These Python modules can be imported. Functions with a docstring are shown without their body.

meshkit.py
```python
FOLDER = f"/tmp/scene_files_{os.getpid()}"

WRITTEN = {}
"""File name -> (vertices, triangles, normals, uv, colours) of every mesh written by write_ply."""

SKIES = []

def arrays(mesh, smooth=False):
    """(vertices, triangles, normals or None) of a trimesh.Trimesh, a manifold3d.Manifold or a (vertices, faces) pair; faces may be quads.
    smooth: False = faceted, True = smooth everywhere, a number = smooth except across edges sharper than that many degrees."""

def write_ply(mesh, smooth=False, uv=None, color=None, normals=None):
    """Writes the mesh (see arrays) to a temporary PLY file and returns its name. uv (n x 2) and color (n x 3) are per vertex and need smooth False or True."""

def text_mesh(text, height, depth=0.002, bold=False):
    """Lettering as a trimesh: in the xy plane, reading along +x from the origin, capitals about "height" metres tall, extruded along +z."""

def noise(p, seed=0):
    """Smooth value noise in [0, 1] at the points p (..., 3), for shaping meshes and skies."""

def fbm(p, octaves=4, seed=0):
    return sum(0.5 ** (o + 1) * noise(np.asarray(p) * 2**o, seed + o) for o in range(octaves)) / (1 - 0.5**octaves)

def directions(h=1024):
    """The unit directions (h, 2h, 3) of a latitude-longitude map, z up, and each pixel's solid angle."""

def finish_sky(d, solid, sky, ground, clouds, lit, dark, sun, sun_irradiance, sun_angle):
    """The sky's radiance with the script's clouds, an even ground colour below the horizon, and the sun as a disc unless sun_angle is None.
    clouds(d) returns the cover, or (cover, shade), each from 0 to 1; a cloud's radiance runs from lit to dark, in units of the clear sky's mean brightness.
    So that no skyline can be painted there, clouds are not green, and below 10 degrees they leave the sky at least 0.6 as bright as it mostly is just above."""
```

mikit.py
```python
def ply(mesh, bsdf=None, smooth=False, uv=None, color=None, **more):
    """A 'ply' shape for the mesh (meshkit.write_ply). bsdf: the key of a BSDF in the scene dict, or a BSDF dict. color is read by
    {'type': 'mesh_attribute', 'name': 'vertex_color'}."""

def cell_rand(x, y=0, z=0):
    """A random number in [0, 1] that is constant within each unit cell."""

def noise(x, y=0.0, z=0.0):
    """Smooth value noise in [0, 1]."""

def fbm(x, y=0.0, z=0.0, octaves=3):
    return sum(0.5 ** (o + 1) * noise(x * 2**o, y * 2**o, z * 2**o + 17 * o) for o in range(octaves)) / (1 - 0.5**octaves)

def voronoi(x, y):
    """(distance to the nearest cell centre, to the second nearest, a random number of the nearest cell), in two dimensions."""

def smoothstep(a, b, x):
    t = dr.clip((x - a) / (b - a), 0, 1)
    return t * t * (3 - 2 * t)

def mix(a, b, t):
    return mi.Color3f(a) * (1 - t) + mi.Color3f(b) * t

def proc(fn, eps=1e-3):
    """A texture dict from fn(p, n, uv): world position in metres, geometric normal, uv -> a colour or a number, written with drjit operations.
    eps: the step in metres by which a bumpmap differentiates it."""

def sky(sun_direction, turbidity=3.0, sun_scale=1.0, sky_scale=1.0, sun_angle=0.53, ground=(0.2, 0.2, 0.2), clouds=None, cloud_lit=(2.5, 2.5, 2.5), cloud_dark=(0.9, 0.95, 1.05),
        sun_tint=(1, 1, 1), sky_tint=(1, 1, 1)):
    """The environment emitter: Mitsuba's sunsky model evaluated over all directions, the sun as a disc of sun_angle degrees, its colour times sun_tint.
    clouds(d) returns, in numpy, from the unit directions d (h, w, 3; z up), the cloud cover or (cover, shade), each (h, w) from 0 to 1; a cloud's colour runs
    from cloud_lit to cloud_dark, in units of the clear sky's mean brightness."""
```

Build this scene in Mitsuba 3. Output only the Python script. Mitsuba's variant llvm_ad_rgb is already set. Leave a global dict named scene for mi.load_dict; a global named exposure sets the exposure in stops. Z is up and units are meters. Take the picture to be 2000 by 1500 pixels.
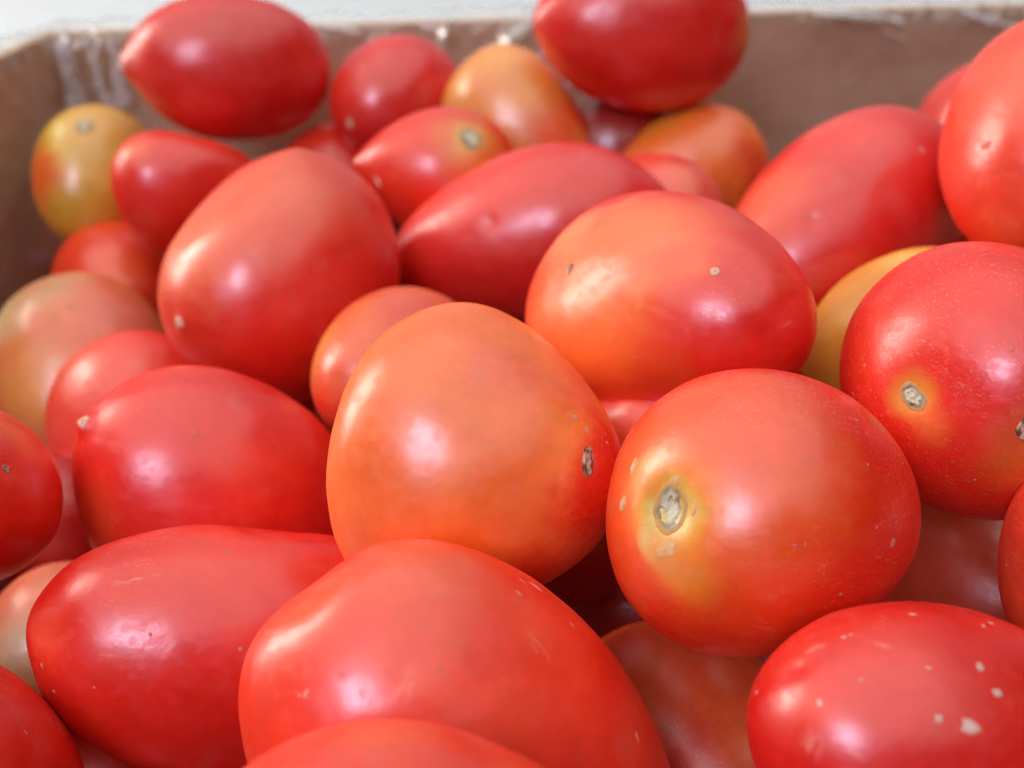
import math, numpy as np, trimesh, mitsuba as mi, drjit as dr
from scipy.spatial import ConvexHull
from scipy.ndimage import gaussian_filter1d
import mikit, meshkit
T = mi.ScalarTransform4f
scene, labels = {'type': 'scene'}, {}

# ---------------------------------------------------------------- camera, lamps, exposure
PITCH, EYE = math.radians(33.0), [0.0, 0.0, 0.29]          # the phone, held over the near part of the bin
AIM = [0.0, math.cos(PITCH), 0.29 - math.sin(PITCH)]
scene['camera'] = {'type': 'thinlens', 'fov': 2 * math.degrees(math.atan(1000 / 1921)), 'fov_axis': 'x',
                   'to_world': T().look_at(origin=EYE, target=AIM, up=[0, 0, 1]),
                   'aperture_radius': 0.0012, 'focus_distance': 0.150, 'near_clip': 0.01, 'far_clip': 60.0}
exposure = -0.01

def panel_lamp(key, centre, target, half_w, half_h, radiance, label, category):
    scene[key] = {'type': 'rectangle', 'to_world': T().look_at(origin=centre, target=target, up=[0, 0.1, 1]) @ T().scale([half_w, half_h, 1]),
                  'bsdf': {'type': 'diffuse', 'reflectance': {'type': 'rgb', 'value': [.6, .6, .6]}},
                  'emitter': {'type': 'area', 'radiance': {'type': 'rgb', 'value': radiance}}}
    labels[key] = {'label': label, 'category': category}

panel_lamp('ceiling_light', [-0.2, 0.8, 2.5], [-0.2, 0.801, 0], 2.4, 2.7, [1.05, 1.0, 0.93], 'broad white luminous ceiling panel high over the bin', 'ceiling light')
panel_lamp('window', [-1.95, 0.95, 0.86], [0, 0.2, 0.3], 0.36, 0.72, [11.0, 10.0, 8.7], 'tall bright window on the side of the bin corner', 'window')
panel_lamp('lamp', [-0.48, -0.88, 1.22], [0, 0.2, 0.2], 0.24, 0.28, [11.6, 11.4, 15.2], 'small cool white lamp above and behind the camera', 'lamp')

# ---------------------------------------------------------------- materials
P = mikit
VC = {'type': 'mesh_attribute', 'name': 'vertex_color'}
def rgb(*v): return {'type': 'rgb', 'value': list(v)}
def skin_rough(p, n, uv):
    return 0.27 + 0.14 * P.fbm(p.x / .006, p.y / .006, p.z / .006) + 0.10 * P.smoothstep(.55, .75, P.noise(p.x / .0014, p.y / .0014, p.z / .0014))
def skin_bump(p, n, uv):
    return P.fbm(p.x / .0022, p.y / .0022, p.z / .0022) + 0.25 * P.noise(p.x / .0005, p.y / .0005, p.z / .0005)
def freckle(lo):
    def f(p, n, uv):
        a = P.noise(p.x / .00036, p.y / .00036, p.z / .00036)
        b = P.noise(p.x / .012 + 7, p.y / .012, p.z / .012) * .7 + P.noise(p.x / .003, p.y / .003 + 3, p.z / .003) * .3
        return 0.40 * P.smoothstep(.60, .92, a) * P.smoothstep(lo, lo + .3, b)
    return f
def skin(base):
    return {'type': 'principled', 'base_color': base, 'roughness': P.proc(skin_rough), 'specular': 0.9, 'clearcoat': 0.5, 'clearcoat_gloss': 0.84}
def skin_with_freckles(lo):
    return {'type': 'bumpmap', 'arbitrary': P.proc(skin_bump, eps=2e-4), 'scale': 0.00004,
            'bsdf': {'type': 'blendbsdf', 'weight': P.proc(freckle(lo)), 'bsdf_0': skin(VC), 'bsdf_1': skin(rgb(.70, .17, .06))}}
scene['tomato_skin'] = skin_with_freckles(.50)
scene['freckled_skin'] = skin_with_freckles(.22)
scene['cork'] = {'type': 'principled', 'base_color': VC, 'roughness': .72, 'specular': .35}
def card(p, n, uv):
    f = P.fbm(p.x / .004, p.y / .004, p.z / .0007) * .6 + P.fbm(p.x / .03, p.y / .03, p.z / .03) * .4
    return P.mix((.42, .265, .15), (.52, .345, .21), P.smoothstep(.3, .7, f))
scene['cardboard'] = {'type': 'principled', 'base_color': P.proc(card), 'roughness': .8, 'specular': .3}
scene['film'] = {'type': 'blendbsdf', 'weight': .055, 'bsdf_0': {'type': 'thindielectric', 'int_ior': 1.5},
                 'bsdf_1': {'type': 'twosided', 'bsdf': {'type': 'roughplastic', 'alpha': .15, 'diffuse_reflectance': rgb(.80, .84, .82)}}}
scene['folded_film'] = {'type': 'blendbsdf', 'weight': .55, 'bsdf_0': {'type': 'thindielectric', 'int_ior': 1.5},
                 'bsdf_1': {'type': 'twosided', 'bsdf': {'type': 'roughplastic', 'alpha': .12, 'diffuse_reflectance': rgb(.78, .82, .82)}}}
scene['white_paint'] = {'type': 'principled', 'base_color': P.proc(lambda p, n, uv: P.mix((.54, .585, .62), (.60, .64, .67), P.fbm(p.x * 3, p.y * 3, p.z * 3))), 'roughness': .6}

# ---------------------------------------------------------------- setting
def put(key, mesh, bsdf, smooth=False, color=None, **lab):
    scene[key] = mikit.ply(mesh, bsdf, smooth=smooth, color=color)
    if lab: labels[key] = lab
put('ground', trimesh.Trimesh([[-4, -3, -.012], [4, -3, -.012], [4, 4, -.012], [-4, 4, -.012]], [[0, 1, 2], [0, 2, 3]], process=False), 'white_paint', kind='structure', label='plain white surface around the bin')
w_ = trimesh.creation.box([8, .1, 3]); w_.apply_translation([0, 2.6, 1.488])
put('wall', w_, 'white_paint', kind='structure', label='plain white wall behind the bin')

# the bin: inner corners, counter-clockwise seen from above
RIM = 0.1874
INNER = np.array([[-.195, .431], [-.213, .313], [-.216, -.13], [.302, -.13], [.287, .490]])
from shapely import Polygon
inner_poly = Polygon(INNER); outer_poly = inner_poly.buffer(.005, join_style='mitre')
def nearest_outer(p):
    o = np.array(outer_poly.exterior.coords)[:-1]
    return o[np.linalg.norm(o - p, axis=1).argmin()]
OUTER = np.array([nearest_outer(p) for p in INNER])
WALLS = [('back_wall', 4, 0), ('side_wall', 0, 1), ('side_wall_001', 1, 2), ('front_wall', 2, 3), ('side_wall_002', 3, 4)]
for name, i, j in WALLS:
    quad = Polygon([INNER[i], INNER[j], OUTER[j], OUTER[i]])
    m = trimesh.creation.extrude_polygon(quad, RIM, engine='earcut'); put('cardboard_bin__' + name, m, 'cardboard')
m = trimesh.creation.extrude_polygon(outer_poly, .006, engine='earcut'); m.apply_translation([0, 0, -.0065])
put('cardboard_bin__bottom', m, 'cardboard')
labels['cardboard_bin'] = {'label': 'open brown cardboard bin holding the heap of tomatoes', 'category': 'cardboard bin'}

# the clear film that lines the walls and hangs over the rim
RIDGES = [(.001, -.012, .0050, .0065), (.0065, .0045, .0022, .004), (.0125, .0125, .0022, .0045), (.022, .021, .0035, .0035), (.031, .030, .002, .003),
          (.213, .171, .0062, .0075), (.175, .167, .0022, .0045), (.120, .128, .004, .0016), (.302, .312, .006, .0015), (.36, .366, .003, .0012)]
def liner():
    step = .0016
    path = [INNER[2] + [0, .01], INNER[1], INNER[0], INNER[4]]
    pts = np.vstack([np.linspace(a, b, max(2, int(np.linalg.norm(b - a) / step)), endpoint=False) for a, b in zip(path[:-1], path[1:])])
    corner = len(pts) - int(np.linalg.norm(path[3] - path[2]) / step)
    pts = np.stack([gaussian_filter1d(pts[:, k], 4, mode='nearest') for k in (0, 1)], 1)
    tan = np.gradient(pts, axis=0); tan /= np.linalg.norm(tan, axis=1)[:, None]
    out = np.stack([-tan[:, 1], tan[:, 0]], 1)                        # away from the bin
    t = (np.arange(len(pts)) - corner) * step
    zs = np.arange(.05, RIM - .0005, step)
    arc = np.linspace(0, math.pi, 10)
    prof = [(-.0018, z) for z in zs] + [(.0025 - .0043 * math.cos(a), RIM + .0032 * math.sin(a)) for a in arc] + [(.0068 + .002 * k / 16, RIM - .0016 * k) for k in range(1, 22)]
    prof = np.array(prof); nz, nt = len(prof), len(t)
    TT, ZZ = np.meshgrid(t, prof[:, 1], indexing='ij'); K = np.arange(nz)[None] * np.ones((nt, 1))
    inside = np.clip((len(zs) + 3 - K) / 6, 0, 1)
    off = np.zeros((nt, nz))
    for t1, t2, w, h in RIDGES:
        c = .95 * (t1 + (t2 - t1) * (RIM - .002 - ZZ) / .034)
        off += h * np.exp(-((TT - c) / w) ** 2) * np.clip((ZZ - .085) / .05, 0, 1)
    q = np.stack([TT, ZZ, K * 0], -1)
    near = np.exp(-np.abs(ZZ - RIM) / .010)
    crease = np.abs(meshkit.fbm(q / .011, 4, 3) - .5) * 2
    off += .0034 * meshkit.fbm(q / [.026, .018, 1], 4, 8) + (1 - crease) ** 4 * .0022 * (near + .15)
    sway = (meshkit.fbm(q[..., :] * [1 / .016, 0, 0], 3, 21) - .5)
    o = prof[None, :, 0] - off * (inside * 2 - .6)
    z = prof[None, :, 1] + near * (.0048 * sway + .0016 * (1 - crease) ** 3) * (K > len(zs) - 16)
    V = np.empty((nt, nz, 3)); V[..., :2] = pts[:, None] + out[:, None] * o[..., None]; V[..., 2] = z
    i, j = np.meshgrid(np.arange(nt - 1), np.arange(nz - 1), indexing='ij'); a = i * nz + j
    return V.reshape(-1, 3), np.stack([a, a + nz, a + nz + 1, a + 1], -1).reshape(-1, 4)
put('plastic_liner', liner(), 'film', smooth=True, label='crinkled clear plastic film lining the bin walls and hanging over the rim', category='plastic liner')

# loose pleats where the film doubles over itself: (t, z) at the top and bottom, width, bulge
def pleat(t1, z1, t2, z2, width, bulge, seed):
    back = INNER[4] - INNER[0]; back = back / np.linalg.norm(back); side = (INNER[0] - INNER[1]) / np.linalg.norm(INNER[0] - INNER[1])
    def wall(t):
        p = np.where((t > 0)[:, None], INNER[0] + t[:, None] * back, INNER[0] + t[:, None] * side)
        n = np.where((t > .004)[:, None], np.array([back[1], -back[0]]), np.where((t < -.004)[:, None], np.array([side[1], -side[0]]), np.array([.62, -.78])))
        return p, n
    t1, t2, z1, z2 = t1 * .95, t2 * .95, RIM - (.182 - z1) * .95, RIM - (.182 - z2) * .95
    nu, nv = 60, 16
    u, v = np.meshgrid(np.linspace(0, 1, nu), np.linspace(-1, 1, nv), indexing='ij')
    wob = (meshkit.fbm(np.stack([u * 7, v * 0, u * 0 + seed], -1), 3, seed) - .5)
    w = width * (.55 + .9 * meshkit.fbm(np.stack([u * 4, u * 0, u * 0 + 2 * seed], -1), 2, seed + 3)) / 2
    t = t1 + (t2 - t1) * u + v * w + wob * .004
    z = z1 + (z2 - z1) * u + v * w * (t1 - t2) / max(abs(z1 - z2), .01) * .5
    rip = meshkit.fbm(np.stack([u * 9, v * 1.4, u * 0 + 3 * seed], -1), 3, seed + 7) - .5
    h = .0045 + bulge * (1 - v ** 2) * (.6 + 1.4 * np.abs(rip) * 2) + .0012 * rip
    p, n = wall(t.ravel())
    V = np.column_stack([p + n * h.reshape(-1, 1), z.ravel()])
    i, j = np.meshgrid(np.arange(nu - 1), np.arange(nv - 1), indexing='ij'); a = i * nv + j
    return V, np.stack([a, a + nv, a + nv + 1, a + 1], -1).reshape(-1, 4)
PLEATS = [(.0015, .181, -.012, .120, .0075, .003), (.0075, .181, .006, .120, .003, .003), (.0170, .182, .0185, .130, .0055, .002), (.027, .182, .026, .150, .006, .0015),
          (.214, .183, .168, .143, .0085, .004), (.1745, .181, .1665, .150, .0034, .003), (.229, .182, .212, .155, .004, .002), (.236, .168, .232, .150, .004, .003),
          (.362, .182, .386, .1785, .004, .003), (.378, .183, .398, .1765, .004, .003), (.391, .1725, .401, .169, .003, .0025), (.352, .1825, .372, .180, .003, .002), (.425, .181, .462, .1715, .003, .002),
          (.118, .1835, .137, .1795, .004, .002), (.300, .183, .312, .180, .003, .002)]
for k, q in enumerate(PLEATS):
    put('plastic_liner__pleat' + (f'_{k:03d}' if k else ''), pleat(*q, seed=k + 2), 'folded_film', smooth=True)

# ---------------------------------------------------------------- tomatoes
_balls = {}
def ball(n):
    n = min((3000, 8000, 16000, 30000, 46000, 66000), key=lambda k: abs(math.log(k / n)))
    if n not in _balls:
        i = np.arange(n) + .5
        ph, z = i * math.pi * (3 - 5 ** .5), 1 - 2 * i / n
        d = np.stack([np.sqrt(1 - z * z) * np.cos(ph), np.sqrt(1 - z * z) * np.sin(ph), z], 1)
        f = ConvexHull(d).simplices
        flip = (np.cross(d[f[:, 1]] - d[f[:, 0]], d[f[:, 2]] - d[f[:, 0]]) * d[f[:, 0]]).sum(1) < 0
        f[flip] = f[flip][:, ::-1]
        _balls[n] = (d, f)
    return _balls[n]
def sstep(a, b, x):
    t = np.clip((x - a) / (b - a), 0, 1); return t * t * (3 - 2 * t)
def lerp(a, b, t): return np.asarray(a) * (1 - t[..., None]) + np.asarray(b) * t[..., None]

class Shape:
    """A plum tomato about its own axis (z: stem end -1, blossom end +1)."""
    def __init__(s, L, D, sh, co, dents, seed):
        s.L, s.D, s.co, s.seed = L, D, np.array(co), seed
        s.e, s.ps, s.pb, s.tip = sh
        s.lobes = (3 + seed % 3, seed * 1.7)
        s.dents = []
        s.dents = [(s.at(np.array([d], float))[0], r, h) for d, r, h in dents]
    def at(s, d):
        d = d / np.linalg.norm(d, axis=1)[:, None]
        a = np.arccos(np.clip(-d[:, 2], -1, 1)); t = a / math.pi
        sn = np.sqrt(d[:, 0] ** 2 + d[:, 1] ** 2); th = np.arctan2(d[:, 1], d[:, 0])
        p = s.ps + (s.pb - s.ps) * t * t * (3 - 2 * t)
        pu = -np.cos(a) + s.tip * np.exp(-((math.pi - a) / .30) ** 2)
        pw = sn ** p * (1 + s.e * np.cos(a))
        pw = pw * (1 + .008 * np.cos(s.lobes[0] * th + s.lobes[1]) * sn ** 2)
        x, y, z = d.T
        k = 1 + np.stack([x * x, y * y, x * y, x * z, y * z, x ** 3, y ** 3, z ** 3, x * x * y, x * x * z, y * y * x, y * y * z, x * y * z], 1) @ s.co
        v = np.stack([pw * s.D / 2 * np.cos(th), pw * s.D / 2 * np.sin(th), pu * s.L / 2], 1) * k[:, None]
        r = v / np.maximum(np.linalg.norm(v, axis=1), 1e-9)[:, None]
        v = v + r * (.0007 * (meshkit.fbm(v / .015 + s.seed * 3.1, 2, s.seed) - .5) + .00012 * (meshkit.noise(v / .004 + s.seed, s.seed + 5) - .5))[:, None]
        for c, rad, h in s.dents:
            v = v - r * (h * np.exp(-(np.linalg.norm(v - c, axis=1) / rad) ** 2 * 1.6))[:, None]
        return v
    def inverse(s, v):
        want = v / np.linalg.norm(v, axis=1)[:, None]
        d = v / np.array([s.D / 2, s.D / 2, s.L / 2]); d /= np.linalg.norm(d, axis=1)[:, None]
        for _ in range(8):
            q = s.at(d); d = d + (want - q / np.linalg.norm(q, axis=1)[:, None]) * .9; d /= np.linalg.norm(d, axis=1)[:, None]
        return d

def patch(S, d, r, aspect, tl, rings, segs, outline, height, seed):
    """A small piece that lies on the skin: positions, rho, phi, faces."""
    p0 = S.at(np.array([d], float))[0]
    e = 1e-3
    h = np.array([0, 0, 1.0]) if abs(d[2]) < .8 else np.array([1.0, 0, 0])
    a = np.cross(h, d); a /= np.linalg.norm(a); b = np.cross(d, a)
    pa, pb = (S.at(np.array([np.array(d) + e * k], float))[0] - p0 for k in (a, b))
    n = np.cross(pa, pb); n /= np.linalg.norm(n); n = n * np.sign(n @ p0)
    t = np.array(tl, float); t = t - n * (t @ n)
    if np.linalg.norm(t) < .1: t = a - n * (a @ n)
    t /= np.linalg.norm(t); b = np.cross(n, t)
    rho, phi = np.meshgrid(np.linspace(0, 1, rings + 1)[1:], np.arange(segs) * 2 * math.pi / segs, indexing='ij')
    rho, phi = np.concatenate([[0], rho.ravel()]), np.concatenate([[0], phi.ravel()])
    R = r * (1 + outline * 2 * (meshkit.fbm(np.stack([np.cos(phi) * 1.6, np.sin(phi) * 1.6, phi * 0], 1) + seed * 5.3, 3, seed) - .5))
    off = (R * rho * np.cos(phi))[:, None] * t + (R * rho * np.sin(phi) / aspect)[:, None] * b
    v = S.at(S.inverse(p0 + off))
    f = [[0, 1 + j, 1 + (j + 1) % segs] for j in range(segs)]
    for i in range(rings - 1):
        for j in range(segs):
            q, q2 = 1 + i * segs + j, 1 + i * segs + (j + 1) % segs
            f += [[q, q + segs, q2 + segs], [q, q2 + segs, q2]]
    m = trimesh.Trimesh(v, f, process=False)
    nn = np.array(m.vertex_normals); nn *= np.sign((nn * v).sum(1))[:, None]
    if (m.face_normals * v[m.faces[:, 0]]).sum() < 0: m = trimesh.Trimesh(v, np.array(f)[:, ::-1], process=False)
    return v + nn * height(rho, phi, v)[:, None], np.array(m.faces), rho, phi, v

count = {}
def key_for(name):
    n = count.get(name, -1) + 1; count[name] = n
    return name if n == 0 else f'{name}_{n:03d}'

def tomato(label, c, u, a, L, D, sh, co, base, patches, marks, dents, speck, px, group=None):
    key = key_for('plum_tomato'); seed = count['plum_tomato'] + 1
    rng = np.random.default_rng(seed)
    dents = list(dents) + [([0, 0, -1], D * .11, .0007)]
    S = Shape(L, D, sh, co, dents, seed)
    u, a = np.array(u, float), np.array(a, float); a /= np.linalg.norm(a); u -= a * (u @ a); u /= np.linalg.norm(u)
    M = np.stack([u, np.cross(u, a), a])          # a left-handed frame: triangles are turned round below; c = np.array(c)
    d, f = ball(int(min(66000, max(3000, 4 * math.pi * (.51 * px) ** 2 / 4.4))))
    v = S.at(d)
    # colour of the skin: ripeness patches with uneven borders, blotches, faint lengthwise streaks
    base = np.array(base); col = np.tile(base, (len(v), 1))
    n1 = meshkit.fbm(v / .013 + seed * 7.7, 3, seed); n2 = meshkit.fbm(v / .0042 + seed, 3, seed + 9); n3 = meshkit.fbm(v / .0011 + seed, 2, seed + 3)
    col = lerp(col, base * [1.04, 1.6, 1.2] + [.02, .010, .002], .40 * sstep(.50, .75, n1))
    col = lerp(col, base * [.90, .66, .78], .22 * sstep(.50, .28, n1))
    for dd, r, pc, soft in patches:
        ctr = S.at(np.array([dd], float))[0]
        dist = np.linalg.norm(v - ctr, axis=1) * (1 + .35 * (n1 - .5)) + r * (.55 * (n1 - .5) + .30 * (n2 - .5) + .16 * (n3 - .5))
        col = lerp(col, pc, .95 * (1 - sstep(r * (1 - soft), r * (1 + .35 * soft), dist)))
    th = np.arctan2(d[:, 1], d[:, 0])
    streak = meshkit.noise(np.stack([np.cos(th) * 9, np.sin(th) * 9, d[:, 2] * .8], 1) + seed, seed)
    col = col * (1 + .07 * (streak - .5) + .15 * (n2 - .5) + .13 * (n3 - .5))[:, None]
    dust = sstep(.60, .80, meshkit.fbm(v / .008 + 3 * seed, 4, seed + 2)) * .05
    col = lerp(col, [.62, .40, .32], dust)
    for kind, dd, r, asp, tl in marks:
        if kind != 'scratch': continue
        ctr = S.at(np.array([dd], float))[0]; t = np.array(tl, float); n = ctr / np.linalg.norm(ctr); t = t - n * (t @ n); t /= np.linalg.norm(t)
        q = v - ctr; x, y = q @ t, q @ np.cross(n, t)
        g = np.exp(-((x / r) ** 4 + (y * asp / r) ** 2 * 1.2)) * (np.abs(q @ n) < .01)
        ragged = sstep(.42, .62, meshkit.noise(np.stack([x / .0016, y / .0004, x * 0], 1) + seed, 4))
        col = lerp(col, [.66, .30, .21], .38 * g * ragged)
    W = lambda w: w @ M + c
    scene[key] = mikit.ply((W(v), f[:, ::-1]), 'freckled_skin' if speck >= .5 else 'tomato_skin', smooth=True, color=np.clip(col, .004, .85))
    labels[key] = {'label': label, 'category': 'tomato'}
    if group: labels[key]['group'] = group
    nums = {}
    for k, (kind, dd, r, asp, tl) in enumerate(marks):
        if kind == 'scratch': continue
        sd = seed * 31 + k
        if kind == 'stem':
            name, rings, segs = 'stem_scar', 22, 56
            hf = lambda rho, phi, v: (.00042 * (1 - rho ** 6) - .00008 + .00020 * np.cos(rho * 11 + 2 * meshkit.noise(v / .001, sd)) * (1 - rho) * rho * 2
                                      + .00080 * (meshkit.fbm(v / .0009, 3, sd) - .5) * (1 - rho ** 3) - .0006 * np.exp(-((rho - .55) / .12) ** 2) * sstep(.5, .7, meshkit.noise(v / .0016, sd + 1)))
            V, F, rho, phi, v0 = patch(S, dd, r, asp, tl, rings, segs, .22, hf, sd)
            n = meshkit.fbm(v0 / .0011 + sd, 3, sd)
            cc = lerp(np.tile([.52, .52, .36], (len(V), 1)), [.33, .28, .17], sstep(.35, .75, rho + .5 * (n - .5)))
            cc = lerp(cc, [.50, .27, .07], sstep(.66, .95, rho + .4 * (n - .5)))
            cc = lerp(cc, [.16, .11, .05], .45 * np.exp(-((rho - .70 - .2 * (n - .5)) / .07) ** 2) * sstep(.40, .60, meshkit.noise(v0 / .0015 + sd, 8)))
            cc = lerp(cc, [.55, .56, .43], .8 * np.exp(-((rho - .30) / .22) ** 2) * sstep(.4, .6, n))
            cc = lerp(cc, [.06, .04, .02], .85 * sstep(.60, .70, meshkit.fbm(v0 / .0013 + 3 * sd, 3, sd + 4)) * np.exp(-((rho - .6) / .22) ** 2))
        elif kind == 'pit':
            name, rings, segs = 'corky_pit', 14, 40
            hf = lambda rho, phi, v: .00026 * (1 - rho ** 8) + .00016 * np.exp(-((rho - .82) / .12) ** 2) + .0006 * (meshkit.fbm(v / .0008, 3, sd) - .5) * (1 - rho ** 4) - .00014 * rho ** 8
            V, F, rho, phi, v0 = patch(S, dd, r, asp, tl, rings, segs, .30, hf, sd)
            n = meshkit.fbm(v0 / .0009 + sd, 3, sd)
            cc = lerp(np.tile([.36, .22, .14], (len(V), 1)), [.50, .34, .24], sstep(.45, .65, n))
            cc = lerp(cc, [.10, .03, .015], .9 * sstep(.52, .40, n) * sstep(.2, .6, rho) + .35 * sstep(.85, 1, rho))
        elif kind == 'crust':
            name, rings, segs = 'corky_crust', 8, 32
            hf = lambda rho, phi, v: .00012 * (1 - rho ** 4) - .00003 + .00025 * (meshkit.fbm(v / .0008, 3, sd) - .5) * (1 - rho ** 2)
            V, F, rho, phi, v0 = patch(S, dd, r, asp, tl, rings, segs, .5, hf, sd)
            n = meshkit.fbm(v0 / .0010 + sd, 3, sd)
            cc = lerp(np.tile([.60, .34, .13], (len(V), 1)), [.55, .38, .24], sstep(.40, .62, n))
            cc = lerp(cc, [.62, .27, .07], sstep(.45, 1.0, rho + .5 * (n - .5)))
        elif kind == 'tip':
            name, rings, segs = 'blossom_tip', 8, 24
            hf = lambda rho, phi, v: .00026 * (1 - rho ** 2) - .00018 * np.exp(-(rho / .3) ** 2) - .00003
            V, F, rho, phi, v0 = patch(S, dd, r, asp, tl, rings, segs, .15, hf, sd)
            n = meshkit.noise(v0 / .0004 + sd, sd)
            cc = lerp(np.tile([.70, .46, .34], (len(V), 1)), base * .6 + [.20, .07, .03], sstep(.5, 1, rho))
            cc = lerp(cc, [.22, .11, .06], .6 * np.exp(-(rho / .32) ** 2) * (n > .2))
        else:
            name, rings, segs = 'dried_fleck', 3, 22
            hf = lambda rho, phi, v: .00006 * (1 - rho ** 4) + .000012
            V, F, rho, phi, v0 = patch(S, dd, r * .80, asp, tl, rings, segs, .62, hf, sd)
            shade = rng.uniform(.85, 1.1); fleck_white = 1.0 if 'flecks' in label else .38
            cc = lerp(np.tile((base * (1 - fleck_white) + np.array([.57, .39, .32]) * fleck_white) * shade, (len(V), 1)), base * .7 + np.array([.14, .05, .035]) * shade, sstep(.55, 1, rho))
        i = nums.get(name, -1) + 1; nums[name] = i
        scene[f'{key}__{name}' + (f'_{i:03d}' if i else '')] = mikit.ply((W(V), F[:, ::-1]), 'cork', smooth=True, color=np.clip(cc, .01, .85))
    return key

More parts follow.
